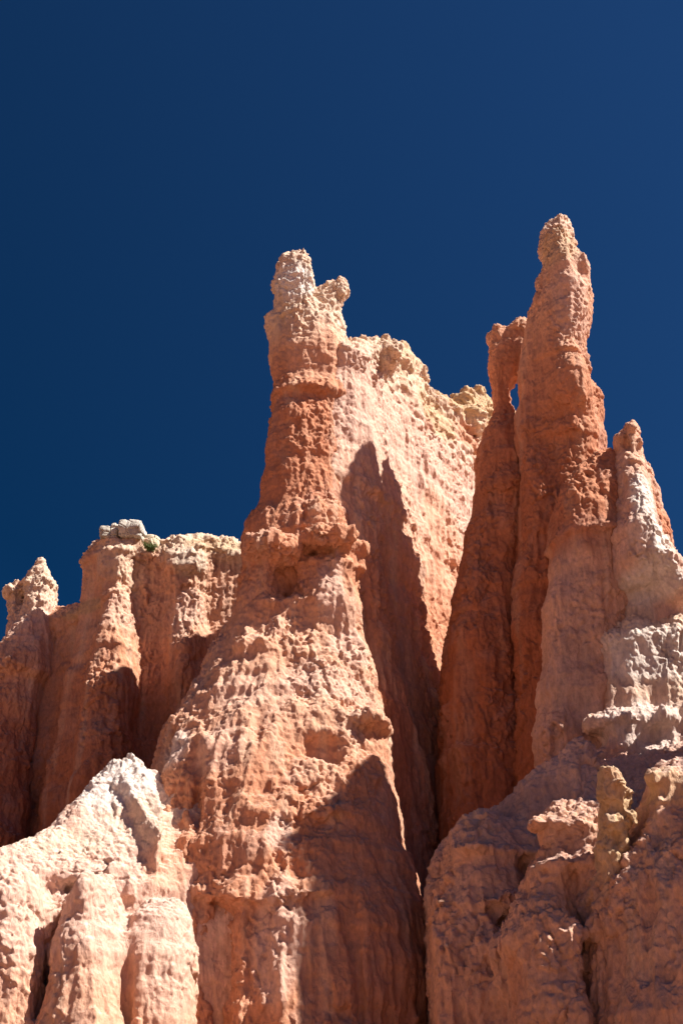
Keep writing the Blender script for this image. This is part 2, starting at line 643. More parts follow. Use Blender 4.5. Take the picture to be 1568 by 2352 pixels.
def put_mesh(name, V, Q, root, lab=None, C=None, N=None, mat=None):
    me = bpy.data.meshes.new(name)
    me.vertices.add(len(V))
    me.vertices.foreach_set("co", np.ascontiguousarray(V - np.array(root.location, dtype=f32) if root else V, dtype=f32).ravel())
    me.loops.add(Q.size)
    me.loops.foreach_set("vertex_index", np.ascontiguousarray(Q, dtype=np.int32).ravel())
    me.polygons.add(len(Q))
    me.polygons.foreach_set("loop_start", np.arange(0, Q.size, Q.shape[1], dtype=np.int32))
    me.polygons.foreach_set("use_smooth", np.ones(len(Q), bool))
    me.update(calc_edges=True)
    if C is not None:
        ca = me.color_attributes.new("rock_colour", 'FLOAT_COLOR', 'POINT')
        ca.data.foreach_set("color", np.concatenate([C, np.ones((len(C), 1))], 1).astype(f32).ravel())
    if N is not None:
        me.normals_split_custom_set_from_vertices(N.astype(f32))
    me.materials.append(mat or MAT)
    o = bpy.data.objects.new(name, me)
    COL.objects.link(o)
    if root:
        o.parent = root
    if lab:
        o["label"] = lab
    return o


def thing(name, label, cat, loc, group=None):
    o = bpy.data.objects.new(name, None)
    o.empty_display_size = .5
    COL.objects.link(o)
    o.location = loc
    o["label"], o["category"] = label, cat
    if group:
        o["group"] = group
    return o


def zat(v, Y):
    return P(784, v, Y)[2]


# ------------------------------------------------------------------ ground
def ground():
    xs = np.concatenate([[-6000, -1500, -400, -150], np.linspace(-70, 70, 71), [150, 400, 1500, 6000]])
    ys = np.concatenate([[-6000, -1500, -400, -150], np.linspace(-60, 100, 81), [200, 500, 1500, 6000]])
    X, Y = np.meshgrid(xs, ys, indexing='ij')
    Z = 3.2 * sstep(8, 30, Y) * sstep(90, 45, np.abs(X)) * sstep(120, 80, Y) + pnoise(X * .12, Y * .12, X * 0 + .5, 3) * .5 * (np.hypot(X, Y) > 5)
    V = np.stack([X, Y, Z], 2).reshape(-1, 3).astype(f32)
    a = np.arange(X.size).reshape(X.shape)
    Q = np.stack([a[:-1, :-1], a[1:, :-1], a[1:, 1:], a[:-1, 1:]], 2).reshape(-1, 4)
    C = np.tile(np.array((.34, .18, .11)), (len(V), 1))
    o = put_mesh("ground", V, Q, None, None, C)
    o["kind"] = "structure"


ground()

# ------------------------------------------------------------------ central hoodoo
def central():
    r = Rock(1, rill=.22, nod=.15, bed=.06, crumble=(zat(760, 40), .14))
    r.add(Column([(592, 650, 704, 40, .5), (606, 640, 707, 40, .65), (630, 632, 709, 40, .7), (660, 629, 714, 40, .75), (700, 636, 714, 40, .6), (740, 640, 720, 40, .7)], k=.2, n=3.5))
    r.add(Column([(642, 752, 788, 40.3, .3), (665, 742, 800, 40.3, .45), (690, 735, 790, 40.3, .45), (730, 725, 782, 40.3, .5), (780, 700, 785, 40.3, .8)], k=.25))
    r.add(Column([(668, 700, 760, 40.5, .35), (720, 690, 770, 40.5, .6), (800, 680, 780, 40.5, .9)], k=.3))
    r.add(Column([(725, 650, 760, 40.3, .8), (770, 626, 783, 40.4, 1.1), (850, 634, 792, 40.5, 1.3), (900, 638, 790, 40.6, 1.35), (1000, 626, 782, 40.6, 1.4),
                  (1100, 614, 785, 40.6, 1.6), (1180, 598, 792, 40.5, 1.8), (1240, 572, 806, 40.3, 2.1), (1300, 566, 822, 40.2, 2.2),
                  (1400, 548, 828, 40.0, 2.4), (1500, 514, 840, 39.8, 2.8), (1600, 458, 858, 39.4, 3.1), (1650, 426, 866, 39.1, 3.3), (1700, 394, 872, 38.8, 3.4), (1760, 366, 880, 38.5, 3.5), (1800, 356, 888, 38.3, 3.6),
                  (1900, 350, 918, 37.9, 3.8), (2000, 345, 946, 37.6, 4.0), (2120, 345, 974, 37.4, 4.2), (2500, 340, 1006, 37.2, 4.6)], n=2.6))
    # ribs of the flaring base
    r.add(Column([(1612, 655, 694, 37.1, .5), (1660, 648, 700, 36.7, .7), (1750, 632, 708, 36.2, .95), (1850, 605, 725, 35.7, 1.2), (2000, 575, 735, 35.2, 1.5), (2352, 550, 740, 34.6, 1.9)], k=.35))
    r.add(Column([(1655, 800, 866, 37.6, .7), (1720, 790, 878, 37.2, 1.1), (1800, 785, 892, 36.9, 1.4), (1900, 768, 920, 36.6, 1.8), (2100, 750, 955, 36.4, 2.3), (2400, 730, 980, 36.3, 2.7)], k=.4))
    r.add(Column([(1640, 484, 526, 37.2, .4), (1690, 474, 540, 36.8, .7), (1780, 466, 552, 36.5, 1.0), (1880, 460, 562, 36.2, 1.2), (2000, 455, 565, 36.2, 1.3), (2352, 450, 560, 36.2, 1.4)], k=.35))
    r.lump(628, 745, 22, 28, .35, .3)                      # nub under the head
    # two pillars under the orange cap, a fold between
    r.lump(752, 1390, 76, 150, .95, .4, k=.25)
    r.lump(602, 1400, 58, 170, .8, .55, k=.3)
    r.lump(668, 1360, 6, 80, .3, -.05, k=.12, sign=-1)
    r.lump(752, 1250, 74, 34, 1.1, .2, k=.12)
    r.lump(620, 1270, 62, 34, 1.0, .2, k=.12)
    r.lump(806, 1280, 16, 34, .35, .1, k=.12)
    r.lump(622, 1385, 14, 16, .25, 0, k=.1)
    r.lump(606, 1330, 10, 26, .2, 0, k=.1)
    r.lump(648, 1455, 14, 30, .3, .05, k=.12)
    r.lump(672, 1470, 12, 34, .3, .05, k=.12)
    r.lump(590, 1490, 40, 12, .25, .1, k=.12)
    r.lump(846, 1668, 44, 22, .8, .2, k=.12)
    r.lump(745, 1710, 40, 44, .35, -.05, k=.2, sign=-1)
    r.lump(440, 1800, 24, 80, .5, -.1, k=.25, sign=-1)
    r.lump(500, 2210, 45, 170, .9, .0, k=.35, sign=-1)
    r.ledge(720, 890, .2, .4, .08)
    r.ledge(660, 1200, .06, .5, .1)
    r.ledge(700, 1300, .12, .5, .1)
    r.ledge(690, 1530, .06, .8, .12, tx=.12)
    r.ledge(800, 1690, .1, .7, .12, ru=120)
    r.ledge(700, 1862, .22, .35, .10, ru=130)
    r.ledge(620, 2050, .25, .4, .10, ru=190)
    for u, v, a, b, c, t in ((672, 640, 50, 60, WHITE, .9), (770, 670, 34, 40, CREAM, .8), (760, 1350, 34, 100, PINK, .8), (800, 1500, 60, 60, PINK, .8),
                             (740, 1560, 120, 60, PINK, .6), (560, 1580, 80, 60, PINK, .5), (640, 1910, 30, 50, PINK, .8), (640, 2170, 60, 160, PINK, .75),
                             (745, 1780, 60, 70, PEACH, .8), (720, 830, 60, 50, PEACH, .6), (400, 1720, 50, 60, WHITE, .5), (500, 1720, 60, 80, PINK, .5)):
        r.tint(u, v, a, b, c, t)
    root = thing("hoodoo", "tall central orange hoodoo with a pale two-headed top and ledged sunlit base", "hoodoo", (0, 39.5, 2))
    zh, zs = zat(725, 40), zat(1235, 40.2)
    xm = P(716, 680, 40)[0]
    emit(r, root, [("caprock_head", "whitish blunt head of rock", lambda x, y, z: (z > zh) & (x < xm)),
                   ("caprock_knob", "smaller yellowish knob of rock beside the head", lambda x, y, z: z > zh),
                   ("shaft", None, lambda x, y, z: z > zs), ("pedestal", None, None)],
         [(3, ORANGE), (12, ORANGE), (14, PEACH), (17, PEACH), (18.5, ORANGE), (20.5, ORANGE), (zat(1240, 40) - .6, ORANGE), (zat(1160, 40), (.52, .22, .125)), (zat(1000, 40), (.52, .22, .125)), (zat(860, 40), ORANGE), (zat(820, 40), PEACH), (zat(740, 40), CREAM), (31, CREAM)])


central()

# ------------------------------------------------------------------ sunlit wall behind
def back_wall():
    r = Rock(101, rill=.24, nod=.10, bed=.04, h=.08, fine=.85, crumble=(27.5, .2))
    cr = [(770, 800), (800, 787), (812, 792), (835, 800), (850, 806), (885, 800), (915, 825), (930, 850), (945, 878), (965, 900), (985, 914), (1000, 918), (1018, 930),
          (1035, 926), (1070, 916), (1096, 911), (1112, 938), (1170, 960), (1300, 1000)]
    Yf = lambda u: 41.0 + (u - 790) / 320.0 * 10.5
    r.add(Wall([(u, v, Yf(u)) for u, v in cr], [(-1, .5), (0, .55), (.6, .95), (1.2, .8), (6, 1.2), (12, 1.7), (14, 2.1), (25, 3.4)], k=.4))
    r.lump(885, 825, 46, 24, .8, .2, k=.25)
    for k, (u, v, a, c) in enumerate(((812, 806, .3, .25), (842, 808, .4, .3), (872, 806, .5, .3), (908, 822, .45, .35), (932, 858, .35, .3), (955, 898, .35, .3), (985, 922, .4, .3), (1010, 930, .3, .3), (1052, 924, .5, .35), (1080, 920, .4, .4),
                                       (1098, 918, .3, .35), (1070, 950, .7, .4))):
        r.blobs.append(Blob(P(u, v, Yf(u) - .35), (a, .55, c), .08, 1, .3 * math.sin(k * 2.1), 4.5))
    r.lump(1036, 1010, 7, 110, .7, -.05, k=.12, sign=-1)
    r.lump(1072, 960, 34, 40, .5, .25)
    r.ledge(1040, 1290, .1, .6, .1)
    r.ledge(960, 890, .08, .5, .1)
    # pillars at the foot, in the cleft
    r.add(Column([(1350, 826, 858, 41.6, .5), (1400, 824, 866, 41.6, .9), (1700, 830, 895, 41.4, 1.3), (2300, 840, 960, 41, 1.6)], k=.3))
    r.add(Column([(1405, 866, 925, 43, .6), (1440, 862, 932, 43, 1.), (1600, 862, 946, 42.8, 1.3), (1850, 868, 962, 42.5, 1.5), (2300, 870, 985, 42, 1.7)], k=.3))
    for u, v, a, b, c, t in ((830, 870, 30, 90, PINK, .7), (920, 960, 60, 70, PINK, .8), (1000, 960, 60, 50, YELLOW, .7), (980, 1060, 60, 80, PINK, .8), (1075, 930, 40, 30, YELLOW, .8),
                             (1075, 1010, 36, 40, ORANGE, .8), (1070, 1130, 40, 60, PINK, .5), (1010, 1200, 60, 80, PEACH, .6)):
        r.tint(u, v, a, b, c, t, depth=4)
    root = thing("rock_wall", "sunlit pink cliff wall with a yellowish ragged crest receding behind the central hoodoo", "cliff", (3, 46, 2))
    zc = zat(925, 47)
    emit(r, root, [("crest", "yellowish crumbling crest", lambda x, y, z: z > 29.3 + 0 * x), ("wall_face", None, None)],
         [(3, RED), (14, RED), (17, ORANGE), (20, ORANGE), (22, PEACH), (25, PINK), (27.5, PINK), (29, CREAM), (31, YELLOW), (33, YELLOW)])


back_wall()

# ------------------------------------------------------------------ right group
def window_rock():
    r = Rock(201, rill=.12, nod=.12, bed=.07, h=.07, crumble=(zat(800, 43.5), .1))
    r.add(Column([(764, 1134, 1160, 43.5, .4), (785, 1130, 1176, 43.5, .55), (850, 1126, 1184, 43.5, .6), (885, 1130, 1186, 43.5, .55), (915, 1133, 1175, 43.5, .5), (940, 1134, 1168, 43.5, .45),
                  (960, 1126, 1176, 43.5, .6), (985, 1110, 1188, 43.5, .9), (1050, 1092, 1196, 43.5, 1.3), (1150, 1086, 1196, 43.4, 1.6), (1250, 1068, 1196, 43.4, 1.5), (1350, 1044, 1190, 43.4, 1.6),
                  (1500, 1019, 1190, 43.3, 1.75), (1700, 1004, 1190, 43.2, 1.9), (1900, 1002, 1200, 43, 2.1), (2300, 1000, 1230, 43, 2.4)], n=2.8))
    r.blobs.append(Blob(P(1190, 815, 43.3), (.62, .45, .95), .2))
    r.blobs.append(Blob(P(1198, 765, 43.2), (.32, .4, .55), .2))
    r.blobs.append(Blob(P(1186, 916, 43.5), (.34, 2.5, .62), .08, -1))
    r.lump(1190, 1050, 5, 22, 1.0, .2, k=.08, sign=-1)
    r.ledge(1150, 1100, .15, .6, .12)
    r.ledge(1120, 1340, .1, .6, .12)
    root = thing("hoodoo", "slender dark orange hoodoo with a small window of sky beside its neck", "hoodoo", (4.8, 43, 2))
    zn = zat(975, 43.5)
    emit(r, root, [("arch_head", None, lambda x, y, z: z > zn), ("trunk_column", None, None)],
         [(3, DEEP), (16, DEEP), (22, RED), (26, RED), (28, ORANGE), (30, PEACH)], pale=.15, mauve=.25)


YS = 0.94
window_rock()
YS = 1.0


def tall_spire():
    r = Rock(301, rill=.10, nod=.12, bed=.06, h=.07, crumble=(zat(640, 42), .07))
    r.add(Column([(503, 1282, 1308, 41.4, .4), (514, 1264, 1315, 41.4, .6), (540, 1242, 1322, 41.4, .8), (580, 1238, 1325, 41.4, .9), (605, 1236, 1336, 41.4, 1.), (650, 1232, 1340, 41.4, 1.1), (690, 1230, 1352, 41.4, 1.2), (730, 1230, 1356, 41.4, 1.25),
                  (800, 1228, 1342, 41.4, 1.2), (870, 1226, 1342, 41.4, 1.3), (950, 1224, 1352, 41.4, 1.4), (1000, 1220, 1376, 41.6, 1.3), (1100, 1212, 1394, 41.8, 1.3), (1300, 1200, 1425, 41.8, 1.4),
                  (1600, 1195, 1435, 41.6, 1.8), (2300, 1195, 1470, 41, 2.4)], n=1.6))
    r.add(Column([(655, 1226, 1240, 42.0, .3), (690, 1216, 1250, 42.0, .5), (735, 1203, 1250, 42.0, .6), (800, 1200, 1250, 42.0, .7), (940, 1196, 1250, 41.9, .8), (1100, 1190, 1250, 41.7, 1.1),
                  (1300, 1182, 1260, 42, 1.2), (1700, 1176, 1270, 42, 1.4), (2300, 1170, 1290, 41.6, 1.7)], k=.3))
    r.blobs.append(Blob(P(1184, 916, 41.9), (.32, 2.5, .62), .08, -1))
    r.lump(1330, 620, 14, 40, .4, .2)
    r.lump(1305, 870, 40, 75, .5, .15, k=.2)
    r.lump(1350, 920, 22, 60, .4, .2)
    r.ledge(1330, 815, .15, .6, .08)
    r.ledge(1220, 1000, .12, .5, .1)
    r.ledge(1215, 1330, .15, .6, .12)
    root = thing("rock_spire", "tallest right-hand pinnacle with a pale pointed tip against the sky", "spire", (7.6, 41.5, 2))
    for u, v, a, b, c, t in ((1285, 560, 60, 60, YELLOW, .6), (1300, 660, 50, 60, PINK, .7), (1320, 730, 50, 60, PINK, .6)):
        r.tint(u, v, a, b, c, t)
    zt, zb = zat(640, 42), zat(985, 42)
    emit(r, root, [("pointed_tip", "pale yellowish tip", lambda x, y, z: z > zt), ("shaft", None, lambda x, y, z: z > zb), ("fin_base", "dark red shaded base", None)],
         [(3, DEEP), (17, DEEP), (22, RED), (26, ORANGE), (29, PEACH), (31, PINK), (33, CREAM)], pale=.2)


YS = 0.938
tall_spire()
YS = 1.0


def slab():
    r = Rock(401, rill=.12, nod=.14, bed=.07, h=.07)
    r.add(Column([(1050, 1380, 1412, 38, .5), (1090, 1330, 1420, 38, .9), (1150, 1285, 1425, 38, 1.3), (1200, 1262, 1430, 38, 1.5), (1240, 1262, 1430, 38, 1.5), (1400, 1255, 1430, 37.8, 1.5), (1600, 1232, 1430, 37.7, 1.3),
                  (1750, 1222, 1430, 37.7, 1.3), (2300, 1200, 1450, 37.7, 1.3)], n=3.2))
    r.add(Wall([(1430, 1036, 37.6), (1370, 1085, 37.5), (1335, 1118, 37.4)], [(-1, .15), (0, .2), (.6, .5), (1.6, .9), (2.2, 1.0), (20, 1.0)], k=.25))
    r.ledge(1320, 1215, .3, .9, .12)
    for u, v, a, b, c, t in ((1310, 1350, 70, 120, PINK, .6), (1340, 1130, 60, 50, ORANGE, .5), (1300, 1550, 70, 120, MAUVE, .4)):
        r.tint(u, v, a, b, c, t)
    root = thing("rock_buttress", "pinkish slab buttress under an orange sloping ledge below the tallest pinnacle", "buttress", (7, 37.6, 2))
    zl = zat(1225, 37)
    emit(r, root, [("ledge_top", "orange sloping ledge", lambda x, y, z: z > zl), ("slab_face", None, None)],
         [(3, ORANGE), (10, ORANGE), (15, PINK), (zl - .5, PEACH), (zl + .3, RED), (26, ORANGE)], pale=.25, dust=(ORANGE, .5))


YS = 1.004
slab()
YS = 1.0


def small_spire():
    r = Rock(501, rill=.09, nod=.08, bed=.05, h=.065, fine=.9, crumble=(zat(1090, 36.5), .10))
    r.add(Column([(972, 1438, 1452, 36.5, .15), (990, 1420, 1466, 36.5, .35), (1015, 1408, 1468, 36.5, .45), (1060, 1407, 1472, 36.5, .55), (1150, 1400, 1490, 36.4, .95), (1250, 1394, 1520, 36.2, 1.5),
                  (1320, 1392, 1572, 36.3, 1.8), (1385, 1390, 1610, 36.7, 1.5), (1425, 1385, 1640, 37.4, 1.0), (1600, 1340, 1720, 37.8, 1.0), (2300, 1250, 1850, 37.8, 1.0)], n=2.0))
    r.add(Column([(1060, 1474, 1486, 37.6, .3), (1090, 1466, 1497, 37.6, .5), (1160, 1460, 1500, 37.6, .7), (1300, 1450, 1540, 37.5, 1.), (1600, 1440, 1700, 37, 1.6)], k=.25))
    r.add(Wall([(1450, 985, 36.5), (1466, 1060, 36.4), (1472, 1150, 36.2), (1458, 1260, 36.1), (1430, 1345, 36.3), (1412, 1410, 36.8)], [(-1, .1), (0, .12), (1, .45), (3, .6), (12, .6)], k=.3))
    r.lump(1446, 985, 10, 16, .2, .05)
    r.lump(1420, 1006, 12, 14, .2, .05, k=.1)
    r.lump(1449, 978, 7, 18, .15, .05, k=.08)
    r.lump(1463, 1018, 8, 12, .15, .05, k=.08)
    r.lump(1436, 1012, 6, 16, .2, -.05, k=.08, sign=-1)
    r.lump(1540, 1360, 60, 40, .8, .3, k=.2)
    for u, v, a, b, c, t in ((1475, 1140, 30, 90, WHITE, .9), (1500, 1250, 60, 90, WHITE, .95), (1440, 1300, 70, 120, PINK, .6), (1450, 1400, 60, 80, GREY, .5), (1500, 1330, 70, 60, WHITE, .8), (1430, 1080, 20, 60, PINK, .7)):
        r.tint(u, v, a, b, c, t)
    root = thing("rock_spire", "short pale pinnacle with a white sunlit crest at the right edge", "spire", (9, 36, 2))
    zt = zat(1090, 36.5)
    emit(r, root, [("knobby_tip", "pinkish knobbed tip", lambda x, y, z: z > zt), ("white_flank", None, None)],
         [(3, ORANGE), (10, PINK), (16, PINK), (20, PINK), (24, PEACH)], pale=.4, mauve=.35)


YS = 1.022
small_spire()
YS = 1.0


def massif():
    r = Rock(601, rill=.2, nod=.18, bed=.06, h=.06)
    r.clip = ((2, 22, 2), (14.5, 42, 40))
    # lit upper slope, running out of the frame
    r.add(Column([(1430, 1446, 1900, 36.8, .5), (1470, 1398, 1950, 36.8, .8), (1560, 1376, 2000, 37.0, 1.2), (1650, 1345, 2050, 37.2, 1.6), (1720, 1330, 2060, 37.3, 1.9), (1770, 1310, 2070, 37, 2.0), (1820, 1280, 2080, 36, 2.5), (1900, 1240, 2080, 35, 3.0), (2400, 1150, 2080, 33, 3.8)], n=3.0))
    r.add(Wall([(1315, 1695, 33.2), (1285, 1724, 33.3), (1240, 1760, 33.4), (1205, 1800, 33.6), (1150, 1848, 33.8), (1110, 1872, 34), (1075, 1910, 34), (1052, 1935, 34)],
               [(-1, .2), (0, .25), (.7, .7), (1.6, 1.0), (2.4, 1.2), (8, 1.6), (12, 2)], k=.35))
    r.add(Column([(1880, 1070, 1200, 33.2, .7), (1940, 1048, 1260, 33.2, 1.), (2030, 1030, 1270, 33, 1.3), (2110, 1003, 1270, 33, 1.5), (2200, 975, 1270, 32.8, 1.7), (2352, 970, 1270, 32.5, 1.8), (2500, 960, 1270, 32.5, 1.9)], n=2.6, k=.35))
    r.add(Column([(1850, 1250, 1400, 31, .7), (1890, 1232, 1420, 30.8, 1.), (1980, 1222, 1440, 30.6, 1.2), (2080, 1185, 1450, 30.4, 1.5), (2180, 1145, 1460, 30.2, 1.8), (2352, 1158, 1480, 30, 2.), (2500, 1155, 1500, 30, 2.1)], n=2.5, k=.3))
    r.add(Column([(1760, 1490, 1640, 29.6, .8), (1800, 1470, 1660, 29.5, 1.1), (1950, 1420, 1700, 29.3, 1.6), (2050, 1360, 1750, 29.2, 1.9), (2352, 1350, 1800, 29, 2.2), (2500, 1350, 1850, 29, 2.3)], n=2.5, k=.35))
    # unseen wall right of the view, added to shade the buttresses and hoodoo base
    r.add(Wall([(12.2, 33.6, 26.7), (12.1, 31.1, 26.7), (11.8, 30.3, 22), (11.4, 29.4, 18), (11.2, 28.6, 15.5), (11, 25.5, 14)], [(-1, .3), (0, .4), (2, .6), (14, .8), (25, 1.4)], k=.5, world=True))
    r.lump(1500, 1650, 60, 30, .6, .2)
    r.lump(1450, 1610, 50, 30, .5, .2)
    r.lump(1440, 1700, 50, 50, .5, .2)
    for u, v, ru, rv, dp in ((1200, 1990, 14, 90, .45), (1165, 2120, 14, 120, .5), (1150, 2270, 12, 150, .5), (1340, 2020, 10, 130, .4), (1350, 2220, 10, 170, .45)):
        r.lump(u, v, ru, rv, dp, -.05, k=.3, sign=-1)
    r.lump(1270, 1900, 45, 20, .5, .15, k=.15)
    r.lump(1300, 1985, 70, 18, .5, .15, k=.15)
    r.lump(1120, 1965, 60, 18, .5, .2, k=.15)
    r.lump(1110, 2080, 90, 16, .4, .15, k=.2)
    r.lump(1520, 1790, 60, 30, .5, .2, k=.15)
    r.ledge(1480, 1640, .15, .6, .14)
    r.ledge(1150, 1945, .15, .5, .12)
    r.ledge(1280, 2000, .1, .5, .12)
    for u, v, a, b, c, t in ((1500, 1500, 140, 90, WHITE, .8), (1480, 1660, 110, 80, WHITE, .6), (1200, 1830, 120, 60, MAUVE, .7), (1290, 1930, 70, 60, MAUVE, .5), (1330, 1550, 60, 120, PINK, .5), (1530, 1800, 80, 60, YELLOW, .6),
                             (1120, 2100, 80, 200, PINK, .35)):
        r.tint(u, v, a, b, c, t)
    root = thing("rock_outcrop", "broad shaded outcrop of pink buttresses filling the lower right corner", "outcrop", (8, 31, 2))
    z1 = zat(1700, 35)
    x1, x2 = P(1190, 2050, 31)[0], P(1345, 2050, 29.5)[0]
    emit(r, root, [("upper_slope", "pale sunlit rubble slope", lambda x, y, z: z > z1), ("buttress", None, lambda x, y, z: x < x1), ("buttress", None, lambda x, y, z: x < x2), ("buttress", None, None)],
         [(3, ORANGE), (6, PEACH), (9, PEACH), (11, PINK), (13, PINK), (15, CREAM)], dust=((.58, .40, .35), .5), mauve=.4)


massif()


def yellow_pinnacle():
    r = Rock(701, rill=.16, nod=.2, bed=.08, h=.05)
    r.add(Column([(1766, 1374, 1412, 28.7, .3), (1785, 1367, 1430, 28.7, .5), (1815, 1372, 1438, 28.7, .55), (1850, 1374, 1450, 28.7, .6), (1900, 1372, 1446, 28.8, .65), (1960, 1362, 1426, 28.9, .7), (2050, 1350, 1420, 29, .8), (2400, 1340, 1420, 29.2, 1.)], n=1.7))
    for u, v, ru, rv, dp in ((1392, 1775, 18, 16, .25), (1418, 1800, 20, 14, .25), (1446, 1832, 14, 18, .25), (1388, 1822, 18, 22, .25), (1440, 1880, 22, 20, .3), (1400, 1890, 22, 30, .25), (1426, 1940, 20, 26, .25), (1382, 1960, 18, 30, .25)):
        r.lump(u, v, ru, rv, dp, .08, k=.08, n=3)
    for u, v, ru, rv in ((1415, 1850, 10, 14), (1408, 1925, 8, 14), (1380, 1860, 7, 12)):
        r.lump(u, v, ru, rv, .2, -.05, k=.08, sign=-1)
    root = thing("rock_pinnacle", "stubby yellowish pinnacle catching sun in front of the shaded right outcrop", "pinnacle", (5.5, 28.6, 2))
    emit(r, root, [("rock_column", None, None)], [(3, PEACH), (7, PEACH), (8.6, YELLOW), (13, YELLOW)])


yellow_pinnacle()

# ------------------------------------------------------------------ pale spur, lower left
def spur():
    r = Rock(801, rill=.14, nod=.10, bed=.06, h=.06, fine=.7)
    r.clip = ((-13, 20, 2), (2, 45, 40))
    mound = Wall([(540, 1890, 34.9), (450, 1822, 35.4), (390, 1782, 35.7), (345, 1768, 35.7), (331, 1768, 35.5), (320, 1742, 35.4), (300, 1722, 35.2), (286, 1738, 35.1), (262, 1745, 35), (238, 1768, 34.8),
                  (212, 1792, 34.5), (170, 1848, 34), (140, 1897, 33.7), (80, 1925, 33.2), (0, 1950, 32.5), (-120, 1985, 31.5)],
                 [(-1, .15), (0, .22), (.5, .55), (1.2, 1.15), (2.2, 2.1), (4, 4.2), (6, 6.5), (20, 14)])
    cliff = Wall([(-160, 1200, 33.6), (60, 1200, 34.0), (200, 1200, 34.6), (330, 1200, 35.4), (450, 1200, 36.3), (570, 1200, 36.5)],
                 [(0, 2.6), (10, 2.6), (13.0, 2.7), (20, 3.4), (24, 3.8)])
    r.add(Both(mound, cliff))
    r.add(Column([(2000, 0, 90, 31.3, .6), (2060, -60, 100, 31.2, .9), (2200, -100, 100, 31, 1.1), (2500, -120, 90, 31, 1.3)], n=2.3, k=.35))
    r.add(Column([(2010, 190, 240, 31.8, .4), (2060, 175, 270, 31.6, .9), (2200, 130, 300, 31.4, 1.3), (2500, 60, 330, 31, 1.6)], n=2.2, k=.35))
    r.add(Column([(2075, 320, 420, 32.4, .6), (2120, 300, 438, 32.2, 1.0), (2200, 285, 446, 32, 1.2), (2500, 270, 440, 31.8, 1.4)], n=2.6, k=.3))
    for u, v, ru, rv, dp in ((125, 2040, 24, 34, .3), (165, 2030, 26, 22, .4), (285, 2085, 30, 26, .3), (120, 2190, 15, 100, .6), (95, 2270, 15, 80, .6), (300, 2240, 12, 90, .3)):
        r.lump(u, v, ru, rv, dp, -.05, k=.14, sign=-1)
    r.lump(205, 2050, 22, 60, .4, .1, k=.15)
    r.ledge(100, 1995, .3, .6, .12, ru=170)
    r.ledge(290, 2040, .22, .5, .12, ru=120)
    for u, v, a, b, c, t in ((250, 1790, 110, 80, WHITE, .8), (120, 1930, 120, 40, CREAM, .7), (330, 1880, 110, 80, CREAM, .6), (60, 2120, 100, 110, PINK, .8), (240, 2100, 80, 120, PINK, .7), (380, 2200, 70, 150, PINK, .6), (390, 1990, 60, 60, PEACH, .7), (430, 1930, 60, 70, PEACH, .8)):
        r.tint(u, v, a, b, c, t, depth=3)
    root = thing("rock_spur", "white-crested sunlit spur with pink ribbed cliffs in the lower left corner", "spur", (-5, 33, 2))
    zc = 10.2
    emit(r, root, [("white_crest", "chalky white sloping crest", lambda x, y, z: z > zc), ("ribbed_cliff", None, None)],
         [(3, PEACH), (6, PEACH), (8, PINK), (10, PINK), (12, (.72, .55, .46)), (14, WHITE)], dust=((.71, .56, .47), .5))


spur()

# ------------------------------------------------------------------ far left cliff
def left_cliff():
    r = Rock(901, rill=.24, nod=.14, bed=.08, h=.085, crumble=(zat(1300, 50), .2))
    r.add(Wall([(120, 1404, 52), (150, 1400, 51.8), (190, 1392, 51.4), (225, 1382, 51), (238, 1378, 50.8), (245, 1256, 50.5), (300, 1256, 50.5), (345, 1264, 50.5), (400, 1242, 50.5), (440, 1236, 50.5), (500, 1239, 50.5), (560, 1247, 50.5), (640, 1260, 50.5)],
               [(-1, .3), (0, .4), (.7, .8), (1.4, .6), (5, .9), (5.4, 1.1), (12, 1.6), (25, 2.4)], k=.4))
    r.add(Column([(1266, 230, 338, 50.5, 1.0), (1290, 231, 330, 50.4, 1.2), (1320, 233, 310, 50.3, 1.3), (1380, 240, 300, 50.2, 1.3), (1440, 238, 310, 50.1, 1.5), (1480, 226, 315, 50, 1.6), (1560, 211, 320, 49.8, 1.9),
                  (1640, 196, 320, 49.6, 2.2), (1720, 172, 320, 49.5, 2.4), (1800, 165, 330, 49.3, 2.6), (1900, 136, 330, 49.2, 2.8), (2300, 120, 330, 49, 3.1)], n=2.4, k=.4))
    r.add(Column([(1262, 395, 470, 50.6, .9), (1300, 384, 478, 50.5, 1.3), (1330, 384, 472, 50.4, 1.3), (1350, 392, 470, 50.5, 1.1), (1450, 390, 480, 50.4, 1.3), (1600, 385, 500, 50.2, 1.7), (2300, 370, 520, 49.8, 2.2)], n=2.6, k=.4))
    r.ledge(270, 1475, .12, .5, .12)
    r.ledge(430, 1335, .1, .6, .12)
    r.ledge(280, 1265, .08, .4, .1)
    for u, v, a, b, c, t in ((280, 1280, 60, 70, CREAM, .6), (430, 1290, 40, 40, GREY, .5), (425, 1400, 50, 60, PINK, .7), (280, 1400, 40, 60, PINK, .5), (190, 1400, 60, 20, YELLOW, .7), (500, 1250, 80, 25, YELLOW, .6)):
        r.tint(u, v, a, b, c, t, depth=3)
    root = thing("cliff", "flat-topped far left cliff carrying grey blocks, its foot in deep shadow", "cliff", (-7, 51, 2))
    za = zat(1300, 50)
    xl = P(233, 1400, 51)[0]
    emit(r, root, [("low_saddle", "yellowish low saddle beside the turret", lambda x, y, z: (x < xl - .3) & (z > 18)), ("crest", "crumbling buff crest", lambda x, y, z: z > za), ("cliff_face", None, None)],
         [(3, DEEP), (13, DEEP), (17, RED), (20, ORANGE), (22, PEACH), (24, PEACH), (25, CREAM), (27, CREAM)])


YS = 0.975
left_cliff()
YS = 1.0


